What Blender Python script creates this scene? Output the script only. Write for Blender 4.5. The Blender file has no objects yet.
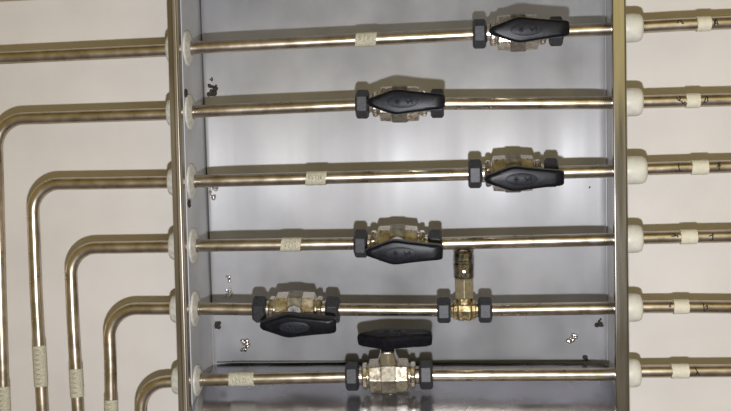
import bpy, bmesh, math, random
from mathutils import Vector, Matrix, Quaternion
random.seed(7)
S = bpy.context.scene
COL = S.collection
U = 0.0014                      # metres per photo pixel in the plane of the pipes (Y = 0)
PI = math.pi

# ------------------------------------------------------------------ camera
F = 1000.0
FOOT = (449.0, 161.0)
CAM = Vector((0, -F * U, 0))    # world origin = point of the pipe plane straight ahead of the lens
cdir = Vector((FOOT[0] - 365.5, 205.5 - FOOT[1], -F)).normalized()
Q = cdir.rotation_difference(Vector((0, 0, -1))).to_matrix()
ROLL = 0.019
R = Matrix.Rotation(ROLL, 3, 'Y') @ Matrix.Rotation(PI / 2, 3, 'X') @ Q
cd = bpy.data.cameras.new('camera')
cam = bpy.data.objects.new('camera', cd); COL.objects.link(cam)
cam.matrix_world = Matrix.Translation(CAM) @ R.to_4x4()
cd.sensor_width = 36; cd.lens = F * 36 / 731; cd.clip_start = 0.01
S.camera = cam

def bp(px, py, Y=0.0):
    """photo pixel -> world point in the plane at depth Y"""
    d = R @ Vector((px - 365.5, 205.5 - py, -F))
    return CAM + d * ((Y - CAM.y) / d.y)

# ------------------------------------------------------------------ materials
def mat(name, col, rough=0.5, metal=0.0, spec=0.5):
    m = bpy.data.materials.new(name); m.use_nodes = True
    b = m.node_tree.nodes['Principled BSDF']
    b.inputs['Base Color'].default_value = (*col, 1)
    b.inputs['Roughness'].default_value = rough
    b.inputs['Metallic'].default_value = metal
    b.inputs['Specular IOR Level'].default_value = 0.16 if name.startswith('handle') else 0.3 if name == 'nut_black' else spec
    return m, b, m.node_tree

def noisy(name, col, col2, rough, metal, scale=(1, 1, 1), nscale=40, bump=0.0, r2=None, detail=4, lo=0.35, hi=0.65, bumpd=0.001):
    m, b, nt = mat(name, col, rough, metal)
    N, L = nt.nodes, nt.links
    tc = N.new('ShaderNodeTexCoord'); mp = N.new('ShaderNodeMapping'); mp.inputs['Scale'].default_value = scale
    nz = N.new('ShaderNodeTexNoise'); nz.inputs['Scale'].default_value = nscale; nz.inputs['Detail'].default_value = detail
    L.new(tc.outputs['Object'], mp.inputs['Vector']); L.new(mp.outputs[0], nz.inputs['Vector'])
    cr = N.new('ShaderNodeValToRGB')
    cr.color_ramp.elements[0].position = lo; cr.color_ramp.elements[1].position = hi
    cr.color_ramp.elements[0].color = (*col, 1); cr.color_ramp.elements[1].color = (*col2, 1)
    L.new(nz.outputs['Fac'], cr.inputs[0]); L.new(cr.outputs[0], b.inputs['Base Color'])
    if r2 is not None:
        mr = N.new('ShaderNodeMapRange'); mr.inputs['From Min'].default_value = lo; mr.inputs['From Max'].default_value = hi
        mr.inputs['To Min'].default_value = rough; mr.inputs['To Max'].default_value = r2
        L.new(nz.outputs['Fac'], mr.inputs['Value']); L.new(mr.outputs[0], b.inputs['Roughness'])
    if bump:
        bu = N.new('ShaderNodeBump'); bu.inputs['Strength'].default_value = bump; bu.inputs['Distance'].default_value = bumpd
        L.new(nz.outputs['Fac'], bu.inputs['Height']); L.new(bu.outputs[0], b.inputs['Normal'])
    return m

M = {}
M['wall'] = noisy('painted_wall', (0.60, 0.565, 0.525), (0.65, 0.615, 0.575), 0.75, 0, nscale=9, bump=0.05)
M['pipe'] = noisy('pipe_steel', (0.47, 0.41, 0.33), (0.60, 0.53, 0.44), 0.27, 1, scale=(1, 1, 1), nscale=60, r2=0.34)
M['lip'] = noisy('lip_steel', (0.27, 0.24, 0.20), (0.36, 0.325, 0.275), 0.34, 1, scale=(1, 1, .06), nscale=90, r2=0.42)
M['lip_right'] = noisy('lip_steel_plain', (0.23, 0.22, 0.205), (0.32, 0.305, 0.28), 0.14, 1, scale=(1, 1, .06), nscale=90, r2=0.20)
M['nut'] = noisy('nut_black', (0.020, 0.021, 0.025), (0.036, 0.037, 0.043), 0.42, 0, nscale=300, bump=0.15)
M['handle'] = noisy('handle_black', (0.003, 0.003, 0.005), (0.007, 0.007, 0.010), 0.36, 0, nscale=180, bump=0.1)
M['inlay'] = noisy('handle_inlay', (0.010, 0.011, 0.016), (0.020, 0.022, 0.030), 0.42, 0, nscale=400, bump=0.2)
M['mark'] = mat('emboss_dark', (0.004, 0.004, 0.006), 0.6)[0]
M['nickel'] = noisy('valve_nickel', (0.55, 0.50, 0.42), (0.75, 0.70, 0.62), 0.22, 1, nscale=150, bump=0.35, r2=0.38)
M['brass'] = noisy('fitting_brass', (0.42, 0.33, 0.17), (0.60, 0.52, 0.34), 0.22, 1, nscale=160, bump=0.45, r2=0.36)
M['old_brass'] = noisy('dull_brass', (0.30, 0.26, 0.17), (0.40, 0.35, 0.24), 0.5, .8, nscale=160, bump=0.3)
M['dull_nickel'] = noisy('dull_nickel', (0.20, 0.18, 0.14), (0.36, 0.33, 0.27), 0.5, .9, nscale=150, bump=0.4)
M['dark_metal'] = noisy('dark_metal', (0.10, 0.09, 0.075), (0.42, 0.40, 0.36), 0.22, 1, nscale=110, bump=0.5)
M['stem'] = noisy('bright_steel', (0.75, 0.73, 0.70), (0.85, 0.84, 0.82), 0.15, 1, nscale=200)
M['plastic'] = noisy('white_plastic', (0.56, 0.54, 0.46), (0.65, 0.63, 0.55), 0.38, 0, nscale=90)
M['washer'] = noisy('aged_plastic', (0.42, 0.41, 0.36), (0.58, 0.56, 0.50), 0.45, 0, nscale=150, bump=0.3)
M['tape'] = noisy('paper_tape', (0.36, 0.34, 0.25), (0.53, 0.50, 0.39), 0.8, 0, nscale=420, bump=0.5)
M['tape_pale'] = noisy('pale_tape', (0.58, 0.54, 0.42), (0.66, 0.62, 0.50), 0.6, 0, nscale=200, bump=0.2)
M['ink'] = mat('pen_ink', (0.02, 0.018, 0.018), 0.9)[0]
M['ink_soft'] = mat('faded_ink', (0.20, 0.19, 0.16), 0.8)[0]
M['rust'] = noisy('rust', (0.012, 0.011, 0.010), (0.045, 0.032, 0.022), 0.8, 0.1, nscale=500, bump=0.8)
M['weld'] = noisy('weld_bead', (0.30, 0.27, 0.25), (0.75, 0.72, 0.70), 0.22, 1, nscale=400, bump=0.8)
M['corner_line'] = mat('dark_corner_line', (0.10, 0.10, 0.095), 0.6)[0]
M['seam'] = mat('seam_and_slot_shade', (0.05, 0.047, 0.047), 0.7)[0]
M['scratch'] = mat('bare_scratch', (0.80, 0.80, 0.84), 0.55, 0.6)[0]

def sheet_steel(name, base, rough, metal=1.0):
    m, b, nt = mat(name, base, rough, metal)
    N, L = nt.nodes, nt.links
    tc = N.new('ShaderNodeTexCoord')
    def noise(sc, ns, det):
        mp = N.new('ShaderNodeMapping'); mp.inputs['Scale'].default_value = sc
        nz = N.new('ShaderNodeTexNoise'); nz.inputs['Scale'].default_value = ns; nz.inputs['Detail'].default_value = det
        L.new(tc.outputs['Object'], mp.inputs['Vector']); L.new(mp.outputs[0], nz.inputs['Vector'])
        return nz
    streak = noise((1, 1, .03), 16, 3)          # broad vertical rolling marks
    fine = noise((1, 1, .012), 500, 2)          # brushing
    blot = noise((1, 1, 1), 13, 6)              # dull patches
    mr = N.new('ShaderNodeMapRange'); mr.inputs['From Min'].default_value = .35; mr.inputs['From Max'].default_value = .7
    mr.inputs['To Min'].default_value = rough - .13; mr.inputs['To Max'].default_value = rough + .15
    mx = N.new('ShaderNodeMath'); mx.operation = 'ADD'
    a = N.new('ShaderNodeMath'); a.operation = 'MULTIPLY'; a.inputs[1].default_value = .6
    c = N.new('ShaderNodeMath'); c.operation = 'MULTIPLY'; c.inputs[1].default_value = .4
    L.new(streak.outputs['Fac'], a.inputs[0]); L.new(blot.outputs['Fac'], c.inputs[0])
    L.new(a.outputs[0], mx.inputs[0]); L.new(c.outputs[0], mx.inputs[1])
    L.new(mx.outputs[0], mr.inputs['Value']); L.new(mr.outputs[0], b.inputs['Roughness'])
    ramp = N.new('ShaderNodeValToRGB'); ramp.color_ramp.elements[0].position = .3; ramp.color_ramp.elements[1].position = .75
    ramp.color_ramp.elements[0].color = (base[0] * .84, base[1] * .84, base[2] * .85, 1)
    ramp.color_ramp.elements[1].color = (base[0] * 1.1, base[1] * 1.1, base[2] * 1.1, 1)
    L.new(blot.outputs['Fac'], ramp.inputs[0]); L.new(ramp.outputs[0], b.inputs['Base Color'])
    bu = N.new('ShaderNodeBump'); bu.inputs['Strength'].default_value = .12; bu.inputs['Distance'].default_value = .0004
    L.new(fine.outputs['Fac'], bu.inputs['Height'])
    bu2 = N.new('ShaderNodeBump'); bu2.inputs['Strength'].default_value = .22; bu2.inputs['Distance'].default_value = .0012
    L.new(streak.outputs['Fac'], bu2.inputs['Height']); L.new(bu.outputs[0], bu2.inputs['Normal'])
    L.new(bu2.outputs[0], b.inputs['Normal'])
    return m
M['sheet'] = sheet_steel('sheet_steel', (0.57, 0.57, 0.58), 0.70, 0.62)
M['floor_sheet'] = sheet_steel('tray_steel', (0.50, 0.50, 0.54), 0.24, 0.9)

# ------------------------------------------------------------------ helpers
def link(name, bm, m, parent=None, smooth=False, bevel=0, seg=2, angle=35):
    me = bpy.data.meshes.new(name); bmesh.ops.recalc_face_normals(bm, faces=bm.faces[:])
    bm.to_mesh(me); bm.free()
    me.materials.append(m)
    if smooth:
        me.shade_smooth()
    o = bpy.data.objects.new(name, me); COL.objects.link(o); o.parent = parent
    if bevel:
        b = o.modifiers.new('bevel', 'BEVEL'); b.width = bevel; b.segments = seg; b.limit_method = 'ANGLE'; b.angle_limit = math.radians(angle)
        b.harden_normals = False
    return o

def smooth_by_angle(o, deg=40):
    me = o.data
    me.shade_smooth()
    bm = bmesh.new(); bm.from_mesh(me)
    for e in bm.edges:
        if len(e.link_faces) == 2 and e.calc_face_angle(0) > math.radians(deg): e.smooth = False
    bm.to_mesh(me); bm.free()
    return o

def thing(name, label, cat, loc=(0, 0, 0), group=None):
    o = bpy.data.objects.new(name, None); COL.objects.link(o); o.location = loc; o.empty_display_size = .02
    o['label'] = label; o['category'] = cat
    if group: o['group'] = group
    return o

def box(bm, x0, x1, y0, y1, z0, z1):
    v = [bm.verts.new(p) for p in ((x0, y0, z0), (x1, y0, z0), (x1, y1, z0), (x0, y1, z0), (x0, y0, z1), (x1, y0, z1), (x1, y1, z1), (x0, y1, z1))]
    for f in ((0, 3, 2, 1), (4, 5, 6, 7), (0, 1, 5, 4), (1, 2, 6, 5), (2, 3, 7, 6), (3, 0, 4, 7)): bm.faces.new([v[i] for i in f])

def extrude_poly(bm, pts, a0, a1, axis):
    """pts: 2D outline. axis 'Z': pts=(x,y); axis 'Y': pts=(x,z); axis 'X': pts=(y,z)"""
    def P(p, a):
        return {'Z': (p[0], p[1], a), 'Y': (p[0], a, p[1]), 'X': (a, p[0], p[1])}[axis]
    A = [bm.verts.new(P(p, a0)) for p in pts]; B = [bm.verts.new(P(p, a1)) for p in pts]
    n = len(pts)
    for i in range(n): bm.faces.new((A[i], A[(i + 1) % n], B[(i + 1) % n], B[i]))
    bm.faces.new(A[::-1]); bm.faces.new(B)

def rings(bm, rs, closed=False, cap=True):
    V = [[bm.verts.new(p) for p in r] for r in rs]
    n = len(rs[0]); k = len(V)
    for i in range(k if closed else k - 1):
        a, b = V[i], V[(i + 1) % k]
        for j in range(n): bm.faces.new((a[j], a[(j + 1) % n], b[(j + 1) % n], b[j]))
    if cap and not closed:
        bm.faces.new(V[0][::-1]); bm.faces.new(V[-1])

def lathe(bm, prof, n=32, axis='X', rot=0, closed=False, sq=1.0):
    """prof: (along, radius).  axis X: radius in the y/z plane;  axis Y: radius in the x/z plane"""
    rs = []
    for a, r in prof:
        ring = []
        for j in range(n):
            t = rot + 2 * PI * j / n
            c, s = r * math.cos(t), r * math.sin(t)
            ring.append((a, c, s * sq) if axis == 'X' else (c, a, s * sq) if axis == 'Y' else (c, s * sq, a))
        rs.append(ring)
    rings(bm, rs, closed=closed)

def fillet(pts, rad, n=10):
    out = [pts[0]]
    for i in range(1, len(pts) - 1):
        p, a, b = pts[i], (pts[i - 1] - pts[i]).normalized(), (pts[i + 1] - pts[i]).normalized()
        ang = a.angle(b)
        if PI - ang < 0.12: out.append(p); continue
        d = rad / math.tan(ang / 2); c = p + (a + b).normalized() * (rad / math.sin(ang / 2))
        s, e = p + a * d - c, p + b * d - c
        tot = s.angle(e); ax = s.cross(e).normalized()
        for k in range(n + 1): out.append(c + Quaternion(ax, tot * k / n) @ s)
    out.append(pts[-1]); return out

def tube(bm, pts, r, n=28, cap=True, taper=None):
    rs = []; nrm = None
    for i, p in enumerate(pts):
        t = (pts[min(i + 1, len(pts) - 1)] - pts[max(i - 1, 0)]).normalized()
        if nrm is None:
            nrm = t.orthogonal() if abs(t.y) > .9 else Vector((0, -1, 0)) - t * Vector((0, -1, 0)).dot(t)
        nrm = (nrm - t * nrm.dot(t)).normalized(); b = t.cross(nrm)
        rr = r if taper is None else taper[i]
        rs.append([p + (nrm * math.cos(2 * PI * j / n) + b * math.sin(2 * PI * j / n)) * rr for j in range(n)])
    rings(bm, rs, cap=cap)

# ------------------------------------------------------------------ layout of the cabinet (metres, world axes)
YB, YF, YP, YW = 0.110, -0.050, -0.026, 0.080      # back sheet, lip front, front edge of side sheets, room wall
XL = bp(210, 200, YB).x                            # inner face of the left side sheet
XR = bp(616.5, 200, 0).x                            # inner face of the right side sheet
XRL = bp(614, 200, YF).x                         # inner edge of the right lip
ZT = 0.30
ZC = bp(400, 361, YB).z                            # line where the back sheet meets the sloping tray
SL = math.radians(13.5)
def tray_z(y): return ZC - (YB - y) * math.tan(SL)
ZBOT = tray_z(YF) - 0.012
T = 0.0015
RP = 0.0089                                        # pipe radius
XLO = bp(171.8, 200, YF).x                         # outer edge of the left lip
XLI = bp(183.3, 200, YF).x
XRO = bp(628, 200, YF).x

# pipe rows: pixels along each pipe centre line in the pipe plane
def P(*a): return [bp(x, y) for x, y in a]
rows_left = [
    P((-60, 61), (168, 50.3), (200, 47.5), (474, 34.2)),
    P((6, 480), (0.5, 300), (-4, 119.5), (168, 114.0), (200, 111.3), (358, 104.5)),
    P((46.5, 480), (36.5, 300), (32, 184.2), (168, 182.3), (200, 181.2), (470, 174.0)),
    P((82, 480), (73, 320), (70, 248.2), (168, 246.7), (200, 245.6), (357, 243.6)),
    P((112.5, 480), (110.5, 360), (108, 308.8), (168, 308.7), (200, 308.7), (257, 309.4)),
    P((141, 480), (141, 383), (172, 381.6), (205, 379.8), (348, 376.6)),
]
ROWY = [(200, 46), (200, 111), (200, 181), (200, 245), (200, 308.7), (200, 380)]
rows_right = [
    P((560, 31.3), (606, 29.2), (640, 27.0), (680, 24.7), (790, 20.5)),
    P((442, 103.6), (606, 102.8), (640, 102.0), (680, 100.9), (790, 98.5)),
    P((555, 172.6), (606, 171.2), (640, 169.0), (680, 167.8), (790, 165.0)),
    P((440, 243.6), (606, 239.6), (640, 238.0), (680, 237.0), (790, 235.0)),
    P((489, 310.0), (606, 308.2), (640, 306.9), (680, 306.6), (790, 307.5)),
    P((431, 375.0), (606, 374.3), (640, 371.4), (680, 371.0), (790, 370.4)),
]

for p_ in rows_left:                       # carry the runs well past the frame
    p_.insert(0, p_[0] + (p_[0] - p_[1]).normalized() * .35)
for p_ in rows_right:
    p_.append(p_[-1] + (p_[-1] - p_[-2]).normalized() * .35)
def hole_at(path, X):
    for a, b in zip(path, path[1:]):
        if (a.x - X) * (b.x - X) <= 0 and abs(a.x - b.x) > 1e-5:
            return a.lerp(b, (X - a.x) / (b.x - a.x))

# ------------------------------------------------------------------ room wall with the opening the cabinet sits in
bm = bmesh.new()
hx0, hx1, hz0, hz1 = XL - .004, XR + .004, ZBOT - .01, ZT + .004
for (x0, x1, z0, z1) in ((-1.6, hx0, -1.2, 1.2), (hx1, 1.4, -1.2, 1.2), (hx0, hx1, hz1, 1.2), (hx0, hx1, -1.2, hz0)):
    box(bm, x0, x1, YW, YW + .06, z0, z1)
wall = link('wall_back', bm, M['wall']); wall['kind'] = 'structure'

# ------------------------------------------------------------------ the cabinet
cab = thing('steel_cabinet', 'open stainless steel wall cabinet framing the valves and six horizontal pipes', 'cabinet', (0, 0, 0))

# back sheet with softly rolled corners, one folded profile seen from above
bm = bmesh.new()
def lean(x, z):
    """the back sheet is not quite square: it leans forward towards the top and the right"""
    return .031 * max(0, z - ZC) + .008 * max(0, x - XL) + .13 * max(0, x) ** 2
def on_back(px, py):
    c = bp(px, py, YB)
    for _ in range(4):
        y = YB - lean(c.x, c.z)
        if c.x < XL + .044: y -= .0068 * min(1, 1 - (c.x - XL - .008) / .036) ** 1.2
        if c.x > XR - .034: y -= .0032 * min(1, 1 - (XR - .012 - c.x) / .022) ** 1.2
        c = bp(px, py, y)
    return c
def corner(X, s, rc, ramp, rise):
    """side run, rolled corner and the slightly lifted strip beside it, s = +1 at the left end"""
    out = []
    for k in range(9):
        t = PI / 2 * k / 8
        out.append((X + s * (.002 + rc * (1 - math.cos(t))), YB - rc - rise + rc * math.sin(t)))
    for k in range(1, 9):
        t = k / 8; out.append((X + s * (.002 + rc + ramp * t), YB - rise * (1 - t) ** 1.2))
    return out
prof = corner(XL, 1, .006, .036, .0068) + corner(XR, -1, .010, .022, .0032)[::-1]
V0 = [[bm.verts.new((x, y - lean(x, z), z)) for x, y in prof] for z in (ZC - .004, ZT)]
for i in range(len(prof) - 1): bm.faces.new((V0[0][i], V0[0][i + 1], V0[1][i + 1], V0[1][i]))
bs = link('back_panel', bm, M['sheet'], cab, smooth=True)
so = bs.modifiers.new('thick', 'SOLIDIFY'); so.thickness = T; so.offset = 1 if True else -1

# cutters for the pipe holes through a side sheet
def side_panel(X0, X1, paths):
    bm = bmesh.new(); 
    pts = [(YP, ZT), (YP, tray_z(YP) - .002), (YB - .012, tray_z(YB - .012) - .002), (YB - .012, ZT)]
    extrude_poly(bm, pts, X0, X1, 'X')
    o = link('side_panel', bm, M['sheet'], cab)
    c = bmesh.new()
    for p in paths:
        h = hole_at(p, (X0 + X1) / 2)
        rs = [[(x, h.y + .0105 * math.cos(2 * PI * j / 24), h.z + .0105 * math.sin(2 * PI * j / 24)) for j in range(24)] for x in (X0 - .01, X1 + .01)]
        rings(c, rs)
    bmesh.ops.recalc_face_normals(c, faces=c.faces[:])
    me = bpy.data.meshes.new('c'); c.to_mesh(me); c.free(); co = bpy.data.objects.new('c', me); COL.objects.link(co)
    md = o.modifiers.new('b', 'BOOLEAN'); md.object = co; md.operation = 'DIFFERENCE'; md.solver = 'EXACT'
    dg = bpy.context.evaluated_depsgraph_get(); nm = bpy.data.meshes.new_from_object(o.evaluated_get(dg))
    o.modifiers.clear(); o.data = nm
    bpy.data.objects.remove(co)
    return o
P0 = P((-60, -1.5), (168, -13.0), (260, -17))
side_panel(XL - T, XL, rows_left + [P0])
side_panel(XR, XR + T, rows_right)

# sloping tray at the bottom (with the folded front edge) and the top sheet
bm = bmesh.new()
pts = [(YB, tray_z(YB)), (YF + .002, tray_z(YF + .002)), (YF, tray_z(YF) - .002), (YF, ZBOT - .03), (YF + T, ZBOT - .03), (YF + T, tray_z(YF) - .004), (YB, tray_z(YB) - T)]
extrude_poly(bm, pts, XL + .0005, XR - .0005, 'X')
link('bottom_panel', bm, M['floor_sheet'], cab)
bm = bmesh.new(); box(bm, XL, XR, YF, YB, ZT, ZT + T); link('top_panel', bm, M['sheet'], cab)

# left front lip: a folded channel with a narrow bead, right lip: plain flat flange
w = XLI - XLO
bm = bmesh.new()
pts = [(XLO, YF + .004), (XLO + .0012, YF + .0008), (XLO + w * .45, YF), (XLO + w * .52, YF - .0012), (XLO + w * .80, YF - .0012), (XLO + w * .86, YF + .0002),
       (XLI, YF + .0016), (XLI, YF + .012), (XL - T, YF + .012), (XL - T, YP + .002), (XLO, YP + .002)]
extrude_poly(bm, pts, ZBOT - .03, ZT, 'Z')
link('front_lip', bm, M['lip'], cab, bevel=.0006)
bm = bmesh.new()
pts = [(XRL, YF + .001), (XRL + .001, YF), (XRO - .002, YF), (XRO, YF + .002), (XRO, YF + .010), (XRL, YF + .010)]
extrude_poly(bm, pts, ZBOT - .03, ZT, 'Z')
link('front_lip', bm, M['lip_right'], cab, bevel=.0006)
bm = bmesh.new(); box(bm, XR + .0002, XR + T, YF + .0102, YP - .0002, tray_z(YP) - .002, ZT); link('side_return', bm, M['sheet'], cab)
bm = bmesh.new(); box(bm, XL - T - .006, XL - T, YF + .010, YP + .001, ZBOT, ZT); link('slot_shade', bm, M['seam'], cab)  # dark filler stands in for the shade inside the lip slot

# dark cable-like seam down the back left corner and a dark line along the tray corner
sx = bp(211, 150, YB - .006).x
bm = bmesh.new(); tube(bm, [Vector((XL + .0022, YB - .0140 - lean(XL, ZC + .09 + i * .055), ZC + .09 + i * .0395)) for i in range(13)], .0012, 8)
link('corner_seam', bm, M['seam'], cab, smooth=True)
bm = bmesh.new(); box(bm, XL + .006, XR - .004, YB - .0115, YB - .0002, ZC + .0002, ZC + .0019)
link('corner_seam', bm, M['corner_line'], cab)

# blobs of weld and rust
def blob(bm, c, r, n=6, spread=1.0, flat='Y'):
    for k in range(int(n * 1.7)):
        p = Vector(c) + Vector((random.uniform(-1, 1), 0, random.uniform(-1.2, 1.2))) * r * spread
        if flat == 'X': p = Vector(c) + Vector((0, random.uniform(-1, 1), random.uniform(-1, 1))) * r * spread
        rr = r * random.choice((.3, .45, .55, .65))
        geo = bmesh.ops.create_icosphere(bm, subdivisions=2, radius=rr, matrix=Matrix.Translation(p))
        for v in geo['verts']: v.co += Vector((random.uniform(-1, 1), random.uniform(-1, 1), random.uniform(-1, 1))) * rr * .18
def spot(px, py, rpx, m, name, n=6, spread=1.0, onfloor=False):
    c = on_back(px, py)
    if c.z < ZC:
        lo, hi = YF, YB
        for _ in range(40):
            md = (lo + hi) / 2
            if bp(px, py, md).z > tray_z(md): lo = md
            else: hi = md
        c = bp(px, py, hi)
    if c.x < XL + .008: c.y -= .004
    bm = bmesh.new(); blob(bm, c, rpx * U, n, spread)
    link(name, bm, M[m], cab, smooth=True)
spot(245, 345, 4.5, 'weld', 'weld_spot', 8, 1.0)
spot(572, 337, 4.5, 'weld', 'weld_spot', 8, 1.0)
spot(213.5, 193, 4.0, 'weld', 'weld_spot', 7, 1.2)
spot(228, 279, 3.0, 'weld', 'weld_spot', 5, 1.0)
spot(228, 292, 3.5, 'weld', 'weld_spot', 6, 1.1)
spot(207, 323, 3.2, 'weld', 'weld_spot', 6, 1.0)
spot(218, 325, 3.4, 'rust', 'rust_spot', 6, .7)
spot(600, 322.5, 4.4, 'rust', 'rust_spot', 7, .8)
spot(585, 357, 3.2, 'rust', 'rust_spot', 5, .7)
spot(234, 363, 2.8, 'rust', 'rust_spot', 5, .6)
spot(213, 91, 4.2, 'rust', 'rust_spot', 9, 1.2)
spot(211, 79, 1.5, 'rust', 'rust_spot', 3, 1.0)
spot(582, 243, 1.1, 'rust', 'rust_spot', 2, 1.0)
spot(560, 229, 1.0, 'rust', 'rust_spot', 3, 1.5)
spot(568, 232, .9, 'rust', 'rust_spot', 3, 1.5)
spot(590, 187, 1.2, 'rust', 'rust_spot', 3, .6)
spot(603, 187, 1.0, 'rust', 'rust_spot', 3, .6)
for px, py in ((190, 92.5), (190.5, 204)):
    bm = bmesh.new(); c = bp(px, py, -.018); c.x = XL + .0004; blob(bm, c, 3.2 * U, 7, .9, 'X'); link('rust_spot', bm, M['rust'], cab, smooth=True)
# a small ring stamped in the sheet, and long pale scratches
bm = bmesh.new(); c = on_back(512, 213.5)
rs = []
for i in range(20):
    t = 2 * PI * i / 20; ce = c + Vector((math.cos(t), 0, math.sin(t))) * 2.6 * U; o_ = Vector((math.cos(t), 0, math.sin(t)))
    rs.append([ce + (o_ * math.cos(a) + Vector((0, 1, 0)) * math.sin(a)) * .0005 for a in (0, 1.57, 3.14, 4.71)])
rings(bm, rs, closed=True); link('stamped_ring', bm, M['rust'], cab)
def scratch(pts, r=.00035):
    bm = bmesh.new(); tube(bm, [on_back(x, y) for x, y in pts], r, 5, taper=[r * .3] + [r] * (len(pts) - 2) + [r * .3]); link('scratch', bm, M['scratch'], cab)
scratch([(253, 331.5), (280, 334.5), (310, 338), (346, 341.5)])
scratch([(432, 338.5), (470, 334), (510, 331), (560, 329.5)])
scratch([(489, 48), (489.5, 70), (490, 100)], .0003)
scratch([(538, 0), (539, 30), (539, 64)], .0003)
scratch([(552, 51), (553, 80), (554, 126)], .0003)
scratch([(265, 2), (265.5, 40), (266, 96)], .0004)
scratch([(542, 347), (549, 341)], .0003)
scratch([(362, 58), (378, 72), (384, 80)], .0002)

# ------------------------------------------------------------------ pipes
def along(path, px, axis='x'):
    """point, direction on a path where photo x (or y) equals px"""
    best = None
    for a, b in zip(path, path[1:]):
        for k in range(41):
            p = a.lerp(b, k / 40); q = project(p)
            d = abs(q[0] - px) if axis == 'x' else abs(q[1] - px)
            if best is None or d < best[0]: best = (d, p, (b - a).normalized())
    return best[1], best[2]
RI = R.inverted()
def project(p):
    v = RI @ (p - CAM); return (365.5 + v.x / -v.z * F, 205.5 - v.y / -v.z * F)

def frame(d):
    d = d.normalized(); f = Vector((0, -1, 0)); f = (f - d * f.dot(d)).normalized(); return d, f, d.cross(f) if False else f.cross(d)
def sleeve(path, a, b, axis, parent, m='tape', shear=0.0, rough=.0004, extra=.0010):
    """band of tape wrapped round the pipe between photo positions a and b"""
    pa, d = along(path, a, axis); pb, _ = along(path, b, axis)
    if (pb - pa).dot(d) < 0: d = -d
    d, f, u = frame(d); n = 28; L = (pb - pa).length
    bm = bmesh.new(); rs = []
    steps = 8
    jit = [[random.uniform(-1, 1) * rough for _ in range(n)] for _ in range(2)]
    for layer in (0, 1):
        seq = range(steps + 1) if layer == 0 else range(steps, -1, -1)
        for i in seq:
            t = i / steps; r = RP + (extra if layer == 0 else .0002)
            ring = []
            for j in range(n):
                th = 2 * PI * j / n
                e = jit[0][j] * (1 - t) + jit[1][j] * t
                off = shear * (-math.sin(th)) * (1 - abs(0)) + e
                rr = r + (math.sin(j * 2.3 + i * 1.7) * .00018 if layer == 0 else 0)
                ring.append(pa + d * (L * t + off) + (f * math.cos(th) + u * math.sin(th)) * rr)
            rs.append(ring)
    rings(bm, rs, closed=True)
    return smooth_by_angle(link('tape_label', bm, M[m], parent), 50), (pa, d, L)

def strokes(pa, d, lines, parent, m, w=.00045, r=RP, name='writing'):
    """pen strokes laid on the curved front of a pipe; u along (m), v up the curve (-1..1 of 60 degrees)"""
    d, f, u = frame(d)
    if u.z < 0: u = -u
    bm = bmesh.new()
    for ln in lines:
        pts = []
        for i in range(len(ln) - 1):
            for k in range(4):
                t = k / 4; pts.append((ln[i][0] * (1 - t) + ln[i + 1][0] * t, ln[i][1] * (1 - t) + ln[i + 1][1] * t))
        pts.append(ln[-1])
        P3 = [pa + d * (x * U) + (f * math.cos(v) + u * math.sin(v)) * (r + .0001) for x, v in pts]
        tube(bm, P3, w, 6)
    return link(name, bm, M[m], parent)

def make_pipe(path, label, rad=.035, group=None):
    t = thing('steel_pipe', label, 'pipe', (0, 0, 0), group)
    t.location = path[0]
    bm = bmesh.new(); tube(bm, fillet(path, rad), RP)
    o = link('pipe_run', bm, M['pipe'], t, smooth=False); smooth_by_angle(o, 50)
    return t
def fix(t):           # children were built in world space: keep them there while the empty sits at its base
    for c in t.children:
        c.matrix_parent_inverse = Matrix.Translation(-t.location)
        
pl_labels = [
    'horizontal steel pipe entering at left, topmost fully visible, tape left of the upper right valve',
    'bent steel pipe hugging the left photo edge, feeding the second valve from the top',
    'bent steel pipe second from the left edge, with taped riser, feeding the third valve down',
    'bent steel pipe third from the left edge, feeding the fourth valve down',
    'bent steel pipe fourth from the left edge, feeding the leftmost valve',
    'bent steel pipe nearest the cabinet at bottom left, feeding the lowest valve',
]
rads = [.035, .042, .040, .038, .042, .040]
LP = []
for i, p in enumerate(rows_left):
    t = make_pipe(p, pl_labels[i], rads[i]); LP.append(t)
t0 = make_pipe(P0, 'steel pipe cut off by the top left corner of the photo'); 
words = {
    0: [[(3, -.3), (4, .5), (5, -.2), (6, .5)], [(8, .5), (10, .5), (8, -.3), (10, -.3)], [(12, .5), (12.3, -.3), (14, .4), (14.5, -.4)], [(16, .4), (18, .1), (16.5, -.3), (18.5, -.4)]],
    2: [[(3, .5), (3.4, -.2), (5, .5)], [(6.5, .5), (6.5, -.2), (8, .1)], [(9.5, .5), (11, .4), (9.8, 0), (11.4, -.2)], [(13, .5), (13.3, -.3)], [(15, .5), (14.6, -.2), (16, .3), (16.4, -.3)]],
    3: [[(4, .4), (4.6, -.3), (6, .5)], [(7.5, .3), (9, .5), (9.2, .1), (7.8, -.3), (9.5, -.4)], [(12, .4), (11, .1), (12.4, .1), (12.2, -.4)], [(14.5, .5), (14.5, -.5)], [(13.5, .5), (15.8, .5)]],
    5: [[(4, .3), (5, -.4)], [(7, .5), (9, .2), (7, -.2), (9, -.5)], [(11, .4), (12, -.4)], [(14, .4), (16, .3), (15, -.4)], [(18, .3), (18.3, -.4)]],
}
for i, (a, b) in {0: (358, 380), 2: (304, 323.5), 3: (282.5, 303.5), 5: (231.5, 254.5)}.items():
    o, (pa, d, L) = sleeve(rows_left[i], a, b, 'x', LP[i], 'tape', shear=-.0016 if i != 5 else 0, rough=.0005, extra=.0012)
    wv = strokes(pa, d, words[i], o, 'ink_soft', .00032, RP + .0013)
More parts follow.
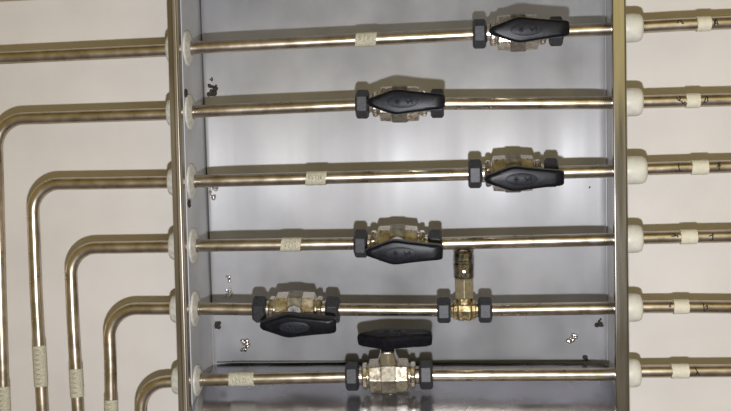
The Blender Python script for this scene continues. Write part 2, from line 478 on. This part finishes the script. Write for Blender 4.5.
for i, (a, b) in {1: (386, 440), 2: (344, 384), 3: (368, 395), 4: (399.5, 430)}.items():
    p = rows_left[i]
    o, (pa, d, L) = sleeve([p[2], p[1]], a, b, 'y', LP[i], 'tape', extra=.0010)
    k = L / U
    strokes(pa, d, [[(x, -.4), (x + 1.2, .4), (x + 2.0, -.3)] for x in range(3, int(k) - 3, 5)], o, 'ink_soft', .00030, RP + .0011)

nth = ['top', 'second', 'third', 'fourth', 'fifth', 'bottom']
rl = ['top right steel pipe running from the upper right valve through the cabinet wall',
      'long steel pipe right of the second valve, second outlet from the top',
      'steel pipe right of the third valve, third outlet from the top',
      'steel pipe above the vertical brass vent, fourth outlet from the top',
      'steel pipe leaving the brass tee to the right, fifth outlet from the top',
      'lowest steel pipe leaving the cabinet to the right, bottom outlet']
tapes_r = [(695.5, 711), (685, 699.5), (690, 706), (681, 696.5), (672.5, 687), (670.5, 689)]
marks = {0: [(676, [[(0, .1), (1, .6), (3, .6), (5, 0), (6, .1)]]), (711.5, [[(0, -.5), (1.5, .7), (3.4, -.4)], [(0, .4), (0, -.4)], [(1, -.1), (3, -.1)]])],
         1: [(675, [[(0, .5), (2, 0), (4, .3), (3, .7)], [(2, 0), (5, -.1), (6, -.5), (8.5, -.2)]]), (701, [[(0, -.5), (2, .2), (2.6, .6)], [(2.6, .6), (4, .6), (4, -.3)], [(1, -.4), (3, -.3)]])],
         2: [(674, [[(0, -.3), (1, -.5), (7, -.5)], [(3.6, .8), (3.2, .1), (4, -.5)]]), (716.5, [[(0, .6), (3.5, .1)], [(3.5, .7), (0, .0)], [(1.8, .8), (1.8, -.5)]])],
         3: [(670, [[(0, .2), (6, .3), (6.4, 0)], [(3, .2), (4, .6)]]), (708, [[(0, .1), (3.5, .3), (3.5, -.5)], [(0, -.5), (3.5, -.5), (4, .6)]])],
         4: [(668, [[(0, .1), (2, .8), (2.5, .8)], [(0, .2), (1.6, .2)]]), (702, [[(0, .7), (.8, -.5), (2.5, -.6)], [(2, .1), (3.6, .4), (4, 0), (2.6, -.3)]])],
         5: [(693.5, [[(0, .7), (4, -.5)], [(1, -.4), (2, .1)]])]}
for i, p in enumerate(rows_right):
    t = make_pipe(p, rl[i])
    a, b = tapes_r[i]
    sleeve(p, a, b, 'x', t, 'tape_pale', rough=.0006, extra=.0013)
    for px, lines in marks[i]:
        pa, d = along(p, px); strokes(pa, d if d.x > 0 else -d, lines, t, 'ink', .0008, RP, 'pen_mark')
mid = P((336, 309.6), (441, 310.2))
t = make_pipe(mid, 'short steel pipe between the leftmost valve and the brass tee')

# ------------------------------------------------------------------ wall fittings (plastic bulkheads) around every pipe
def bulkhead(path, side, i, label, ro_out, ro_in, x_out):
    fw = .0036 if side < 0 else .0012
    X = XL - T / 2 if side < 0 else XR + T / 2
    c = hole_at(path, X); o = thing('pipe_bushing', label, 'bushing', c)
    def loc(x): return x - c.x
    s = side
    # sleeve through the hole
    bm = bmesh.new(); ri = RP + .0003; so_ = RP + .0013
    lathe(bm, [(-s * .006, ri), (loc(x_out) - s * .002, ri), (loc(x_out) - s * .002, so_), (-s * .006, so_)], 32, closed=True)
    smooth_by_angle(link('sleeve', bm, M['plastic'], o))
    # outer nut, rounded
    a, b = s * (T / 2 + .0003), loc(x_out); k = b - a
    bm = bmesh.new()
    lathe(bm, [(a, so_), (a, ro_out * .93), (a + k * .12, ro_out), (a + k * .70, ro_out), (a + k * .86, ro_out * .96), (a + k * .96, ro_out * .86), (b, ro_out * .70), (b, so_)], 40, closed=True)
    smooth_by_angle(link('outer_nut', bm, M['plastic'] if side > 0 else M['washer'], o), 50)
    # thin flange on the inside
    a, b = -s * (T / 2 + .0002), -s * (T / 2 + fw)
    bm = bmesh.new()
    lathe(bm, [(a, so_), (a, ro_in), (a + (b - a) * .5, ro_in), (a + (b - a) * .8, ro_in * .96), (b, ro_in * .88), (b + (b - a) * .0, ro_in * .8), (b + (b - a) * .9, RP * 1.6), (b + (b - a) * .9, so_)], 40, closed=True)
    smooth_by_angle(link('inner_flange', bm, M['washer'], o), 50)
where = ['the top pipe', 'the second pipe', 'the third pipe', 'the fourth pipe', 'the fifth pipe', 'the lowest pipe']
xlo = [hole_at(p, XL).x * 0 + bp(v, py).x for p, v, py in zip(rows_left, (167.8, 168.3, 169.3, 170.5, 171.8, 173.5), (50, 114, 182, 247, 309, 381))]
for i, p in enumerate(rows_left):
    bulkhead(p, -1, i, 'aged white plastic bushing in the left cabinet side around %s' % where[i], .0205, .0255 if i < 5 else .0225, xlo[i])
xro = [642, 642, 646, 642, 641.5, 640]
for i, p in enumerate(rows_right):
    c = hole_at(p, XR); py = project(c)[1]
    bulkhead(p, 1, i, 'white plastic bushing on the right cabinet side around %s' % where[i], .0195, .0112, bp(xro[i], py).x)

# ------------------------------------------------------------------ ball valves
def px(v): return v * U
def hexnut(bm, x0, x1, Rv, rot=PI / 6 * 0, ri=RP + .0002):
    c = (x1 - x0) * .16
    lathe(bm, [(x0, ri), (x0, Rv * .86), (x0 + c, Rv), (x1 - c, Rv), (x1, Rv * .86), (x1, ri)], 6, rot=rot, closed=True)
BROT = math.radians(9)
def make_valve(label, half=44.0):
    t = thing('ball_valve', label, 'valve')
    HX = PI / 6                  # vertex up, a flat towards the viewer
    for s in (-1, 1):
        bm = bmesh.new(); a, b = sorted((s * px(half), s * px(half - 13.3)))
        c = (b - a) * .14; ri = RP + .0002; Rv = px(14.6)
        # six-sided nut
        lathe(bm, [(a, ri), (a, Rv * .84), (a + c, Rv), (b - c, Rv), (b, Rv * .84), (b, ri)], 6, rot=PI / 2, closed=True)
        link('compression_nut', bm, M['nut'], t, bevel=.0007)
    # body: turned collars, round barrel and eight-sided middle
    bm = bmesh.new()
    g = px(half - 13.3)
    for s in (-1, 1):
        e = s * (px(half) - .006); 
        pr = [(s * px(15), px(8)), (s * g, px(8.6)), (s * (g + .004), px(8.6)), (s * (g + .004), RP + .0002), (s * px(24), RP + .0002)]
        lathe(bm, [(s * px(15), px(8.8)), (s * (g - .0003), px(8.8)), (s * (g - .0003), px(7)), (s * px(15), px(7))], 24, closed=True)
        lathe(bm, [(s * px(21.5), px(8)), (s * px(21.5), px(12)), (s * px(22.5), px(13.8)), (s * px(26), px(13.8)), (s * px(27), px(12)), (s * px(27), px(8))], 8, rot=PI / 8, closed=True)
    lathe(bm, [(-px(20.5), px(13)), (-px(19), px(17.6)), (-px(7.6), px(18.4)), (px(7.6), px(18.4)), (px(19), px(17.6)), (px(20.5), px(13))], 8, rot=PI / 8 + BROT)
    lathe(bm, [(-px(21.6), px(12)), (px(21.6), px(12))], 24)
    link('valve_body', bm, M['nickel'], t, bevel=.0007)
    bm = bmesh.new(); lathe(bm, [(-px(8.5), px(17)), (-px(7), px(19.4)), (px(7), px(19.4)), (px(8.5), px(17))], 8, rot=PI / 8 + BROT); link('centre_band', bm, M['dull_nickel'], t, bevel=.0008)
    # bonnet towards the handle (stem axis = -Y)
    bm = bmesh.new(); lathe(bm, [(-px(12), px(11)), (-px(21), px(10)), (-px(26), px(8)), (-px(29), px(7.5))], 24, axis='Y')
    smooth_by_angle(link('bonnet', bm, M['stem'], t), 35)
    bm = bmesh.new(); lathe(bm, [(px(18), px(5)), (px(21.5), px(4.5)), (px(22.5), px(3.5))], 16, axis='Y'); smooth_by_angle(link('drain_boss', bm, M['nickel'], t), 35)
    bm = bmesh.new(); lathe(bm, [(-px(28.8), px(5)), (-px(28.8), px(7)), (-px(32), px(7)), (-px(32), px(5))], 6, axis='Y', closed=True)
    lathe(bm, [(-px(28), px(4)), (-px(38), px(4))], 20, axis='Y')
    link('stem', bm, M['stem'], t, bevel=.0003)
    # handle: blunt nose, widest over the stem, long straight tail
    out = [(-31, 0), (-30.6, 2.0), (-28.5, 4.2), (-16, 9.0), (-7, 12.4), (-2, 13.5), (3, 13.3), (14, 11.6), (30, 9.6), (43, 8.4), (46, 7.6), (47.2, 5.5), (47.2, 0)]
    out = [(px(a * .96), px(b * .90)) for a, b in out]; full = out + [(a, -b) for a, b in out[-2:0:-1]]
    bm = bmesh.new()
    def ins(k, dx): return [(x * (1 - k) + px(2) * k, z * (1 - k * 1.6)) for x, z in full]
    lv = [(-px(35.5), ins(.10, 0)), (-px(37), ins(.02, 0)), (-px(44), full), (-px(47), ins(.03, 0)), (-px(48.6), ins(.12, 0)), (-px(49), ins(.22, 0))]
    rings(bm, [[(x, y, z) for x, z in o_] for y, o_ in lv])
    h = smooth_by_angle(link('handle', bm, M['handle'], t), 30)
    bm = bmesh.new()
    lathe(bm, [(-px(31), px(7.5)), (-px(36), px(8.5))], 24, axis='Y'); smooth_by_angle(link('handle_hub', bm, M['handle'], h))
    # oval inlay with small embossed marks
    bm = bmesh.new(); n = 32
    rs = []
    for y, k in ((-px(48.4), 1.0), (-px(49.4), 1.0), (-px(49.8), .86)):
        rs.append([(px(5 + 15 * k * math.cos(2 * PI * j / n)), y, px(5.8 * k * math.sin(2 * PI * j / n))) for j in range(n)])
    rings(bm, rs); smooth_by_angle(link('inlay', bm, M['inlay'], h))
    bm = bmesh.new()
    y = -px(50.2)
    for x0, z0, x1, z1 in ((-4, 2.2, 0, -2.2), (-4, -2.2, 0, 2.2), (-5, 0, 1, 0), (-2, 3, -2, -3), (6, 2.6, 8, -2), (8, -2, 12, 2.6), (12, 2.6, 12, -2.4), (6, 0, 13, 0)):
        a, b = Vector((px(x0 + 2), y, px(z0))), Vector((px(x1 + 2), y, px(z1)))
        tube(bm, [a, b], .0006, 6)
    link('embossed_mark', bm, M['mark'], h)
    return t

def place(t, cx, cy, path_dir, tilt):
    c = bp(cx, cy); d = path_dir.normalized()
    if d.x < 0: d = -d
    f = Vector((0, 1, 0)); up = d.cross(f).normalized()       # d x Y = Z
    f = up.cross(d)
    m = Matrix((d, f, up)).transposed()
    t.rotation_euler = (m @ Matrix.Rotation(math.radians(tilt), 3, 'X')).to_euler(); t.location = c
def copy_tree(o, parent=None):
    c = o.copy(); COL.objects.link(c); c.parent = parent
    for ch in o.children: copy_tree(ch, c)
    return c
valves = [
    (517.5, 32.6, 4, 'black handled valve at top right, highest of the valves'),
    (399.8, 103.8, 1, 'black handled valve second from the top, its lever level in front of the body'),
    (512.8, 173.2, 6, 'black handled valve on the third pipe down, right of centre, silver stem showing above lever'),
    (398.0, 243.6, 6, 'black handled valve on the fourth pipe, left of the vertical brass vent'),
    (296.5, 309.5, 12, 'leftmost black handled valve, on the fifth pipe beside two left pipes'),
    (389.2, 375.6, -72, 'lowest valve with black handle swung up, exposing its silver body'),
]
proto = make_valve(valves[0][3])
for i, (cx, cy, tilt, lab) in enumerate(valves):
    t = proto if i == 0 else copy_tree(proto)
    t['label'] = lab; t['group'] = 'ball valves on the cabinet pipes'
    a = rows_left[i][-1]; b = mid[0] if i == 4 else rows_right[i][0]
    place(t, cx, cy, b - a, tilt)

# ------------------------------------------------------------------ brass tee with vertical vent on the fifth pipe
t = thing('tee_fitting', 'brass tee fitting on the fifth pipe with upright vent between two black nuts', 'fitting', bp(464.5, 310))
for s in (-1, 1):
    bm = bmesh.new(); a, b = sorted((s * px(27.3), s * px(13.8))); c = (b - a) * .14; ri = RP + .0002; Rv = px(13.2)
    lathe(bm, [(a, ri), (a, Rv * .84), (a + c, Rv), (b - c, Rv), (b, Rv * .84), (b, ri)], 6, rot=PI / 2, closed=True)
    link('compression_nut', bm, M['nut'], t, bevel=.0007)
bm = bmesh.new()
lathe(bm, [(-px(13.6), px(7.5)), (-px(11), px(7.5)), (-px(11), px(9.5)), (-px(7), px(9.8)), (-px(6), px(11)), (px(6), px(11)), (px(7), px(9.8)), (px(11), px(9.5)), (px(11), px(7.5)), (px(13.6), px(7.5))], 12)
lathe(bm, [(0, px(9)), (px(12), px(8.6)), (px(14), px(7))], 16, axis='Z')
link('tee_body', bm, M['brass'], t, bevel=.0007)
bm = bmesh.new(); lathe(bm, [(px(11.5), px(8.5)), (px(12.5), px(10.3)), (px(31), px(10.3)), (px(32.5), px(9.2))], 6, axis='Z', rot=PI / 6)
link('vent_nut', bm, M['old_brass'], t, bevel=.0006)
bm = bmesh.new()
lathe(bm, [(px(32), px(9)), (px(33), px(10.2)), (px(46), px(10.4)), (px(47.5), px(9.6)), (px(49), px(9.6)), (px(50.5), px(10.2)), (px(57), px(9.4)), (px(60), px(7.6)), (px(61.5), px(4)), (px(61.8), px(1))], 12, axis='Z')
vc = link('vent_cap', bm, M['dark_metal'], t, bevel=.0006)
bm = bmesh.new()
lathe(bm, [(-px(7), px(4.6)), (-px(11.0), px(4.0)), (-px(13.2), px(1.2))], 8, axis='Y')
for v in bm.verts: v.co.z += px(40)
smooth_by_angle(link('vent_port', bm, M['nickel'], vc))

for o in list(COL.objects):
    if o.parent is None and o.type == 'EMPTY' and o.name.startswith('steel_pipe'): 
        for c in o.children: c.matrix_parent_inverse = Matrix.Translation(-o.location)

# ------------------------------------------------------------------ light: hand-held flash just under the lens, dim warm room
ld = bpy.data.lights.new('flash', 'AREA'); ld.shape = 'DISK'; ld.size = .035; ld.energy = 21.5; ld.color = (.90, .915, .97)
lo = bpy.data.objects.new('flash', ld); COL.objects.link(lo)
lo.location = (0.0, -1.40, -131 * U)
tgt = bp(520, 200); lo.rotation_euler = (tgt - lo.location).to_track_quat('-Z', 'Y').to_euler()

l2 = bpy.data.lights.new('fill_light', 'AREA'); l2.shape = 'RECTANGLE'; l2.size = .9; l2.size_y = .9; l2.energy = 2.6; l2.color = (1.0, .84, .40)  # added warm fill to lift the upper right, not a lamp of the room
o2 = bpy.data.objects.new('fill_light', l2); COL.objects.link(o2); o2.location = (.58, -1.9, .62)
o2.rotation_euler = (Vector((.30, 0, 0)) - o2.location).to_track_quat('-Z', 'Y').to_euler()
w = bpy.data.worlds.new('room'); S.world = w; w.use_nodes = True
nt = w.node_tree; N, L = nt.nodes, nt.links; bg = N['Background']
tc = N.new('ShaderNodeTexCoord'); sp = N.new('ShaderNodeSeparateXYZ'); L.new(tc.outputs['Generated'], sp.inputs[0])
rp = N.new('ShaderNodeValToRGB'); mr = N.new('ShaderNodeMapRange'); mr.inputs['From Min'].default_value = -1; mr.inputs['From Max'].default_value = 1
L.new(sp.outputs['Z'], mr.inputs['Value']); L.new(mr.outputs[0], rp.inputs[0])
e = rp.color_ramp.elements
e[0].position = 0.0; e[0].color = (.22, .19, .16, 1)
e[1].position = 1.0; e[1].color = (.16, .13, .07, 1)
for p_, c_ in ((.22, (.36, .31, .26)), (.42, (.48, .38, .19)), (.58, (.72, .56, .22)), (.78, (.62, .47, .15))):
    k = e.new(p_); k.color = (*c_, 1)
L.new(rp.outputs[0], bg.inputs['Color']); bg.inputs['Strength'].default_value = 0.46

S.view_settings.view_transform = 'Standard'; S.view_settings.look = 'None'; S.view_settings.gamma = 1; S.view_settings.use_curve_mapping = False
S.view_settings.exposure = 0.0
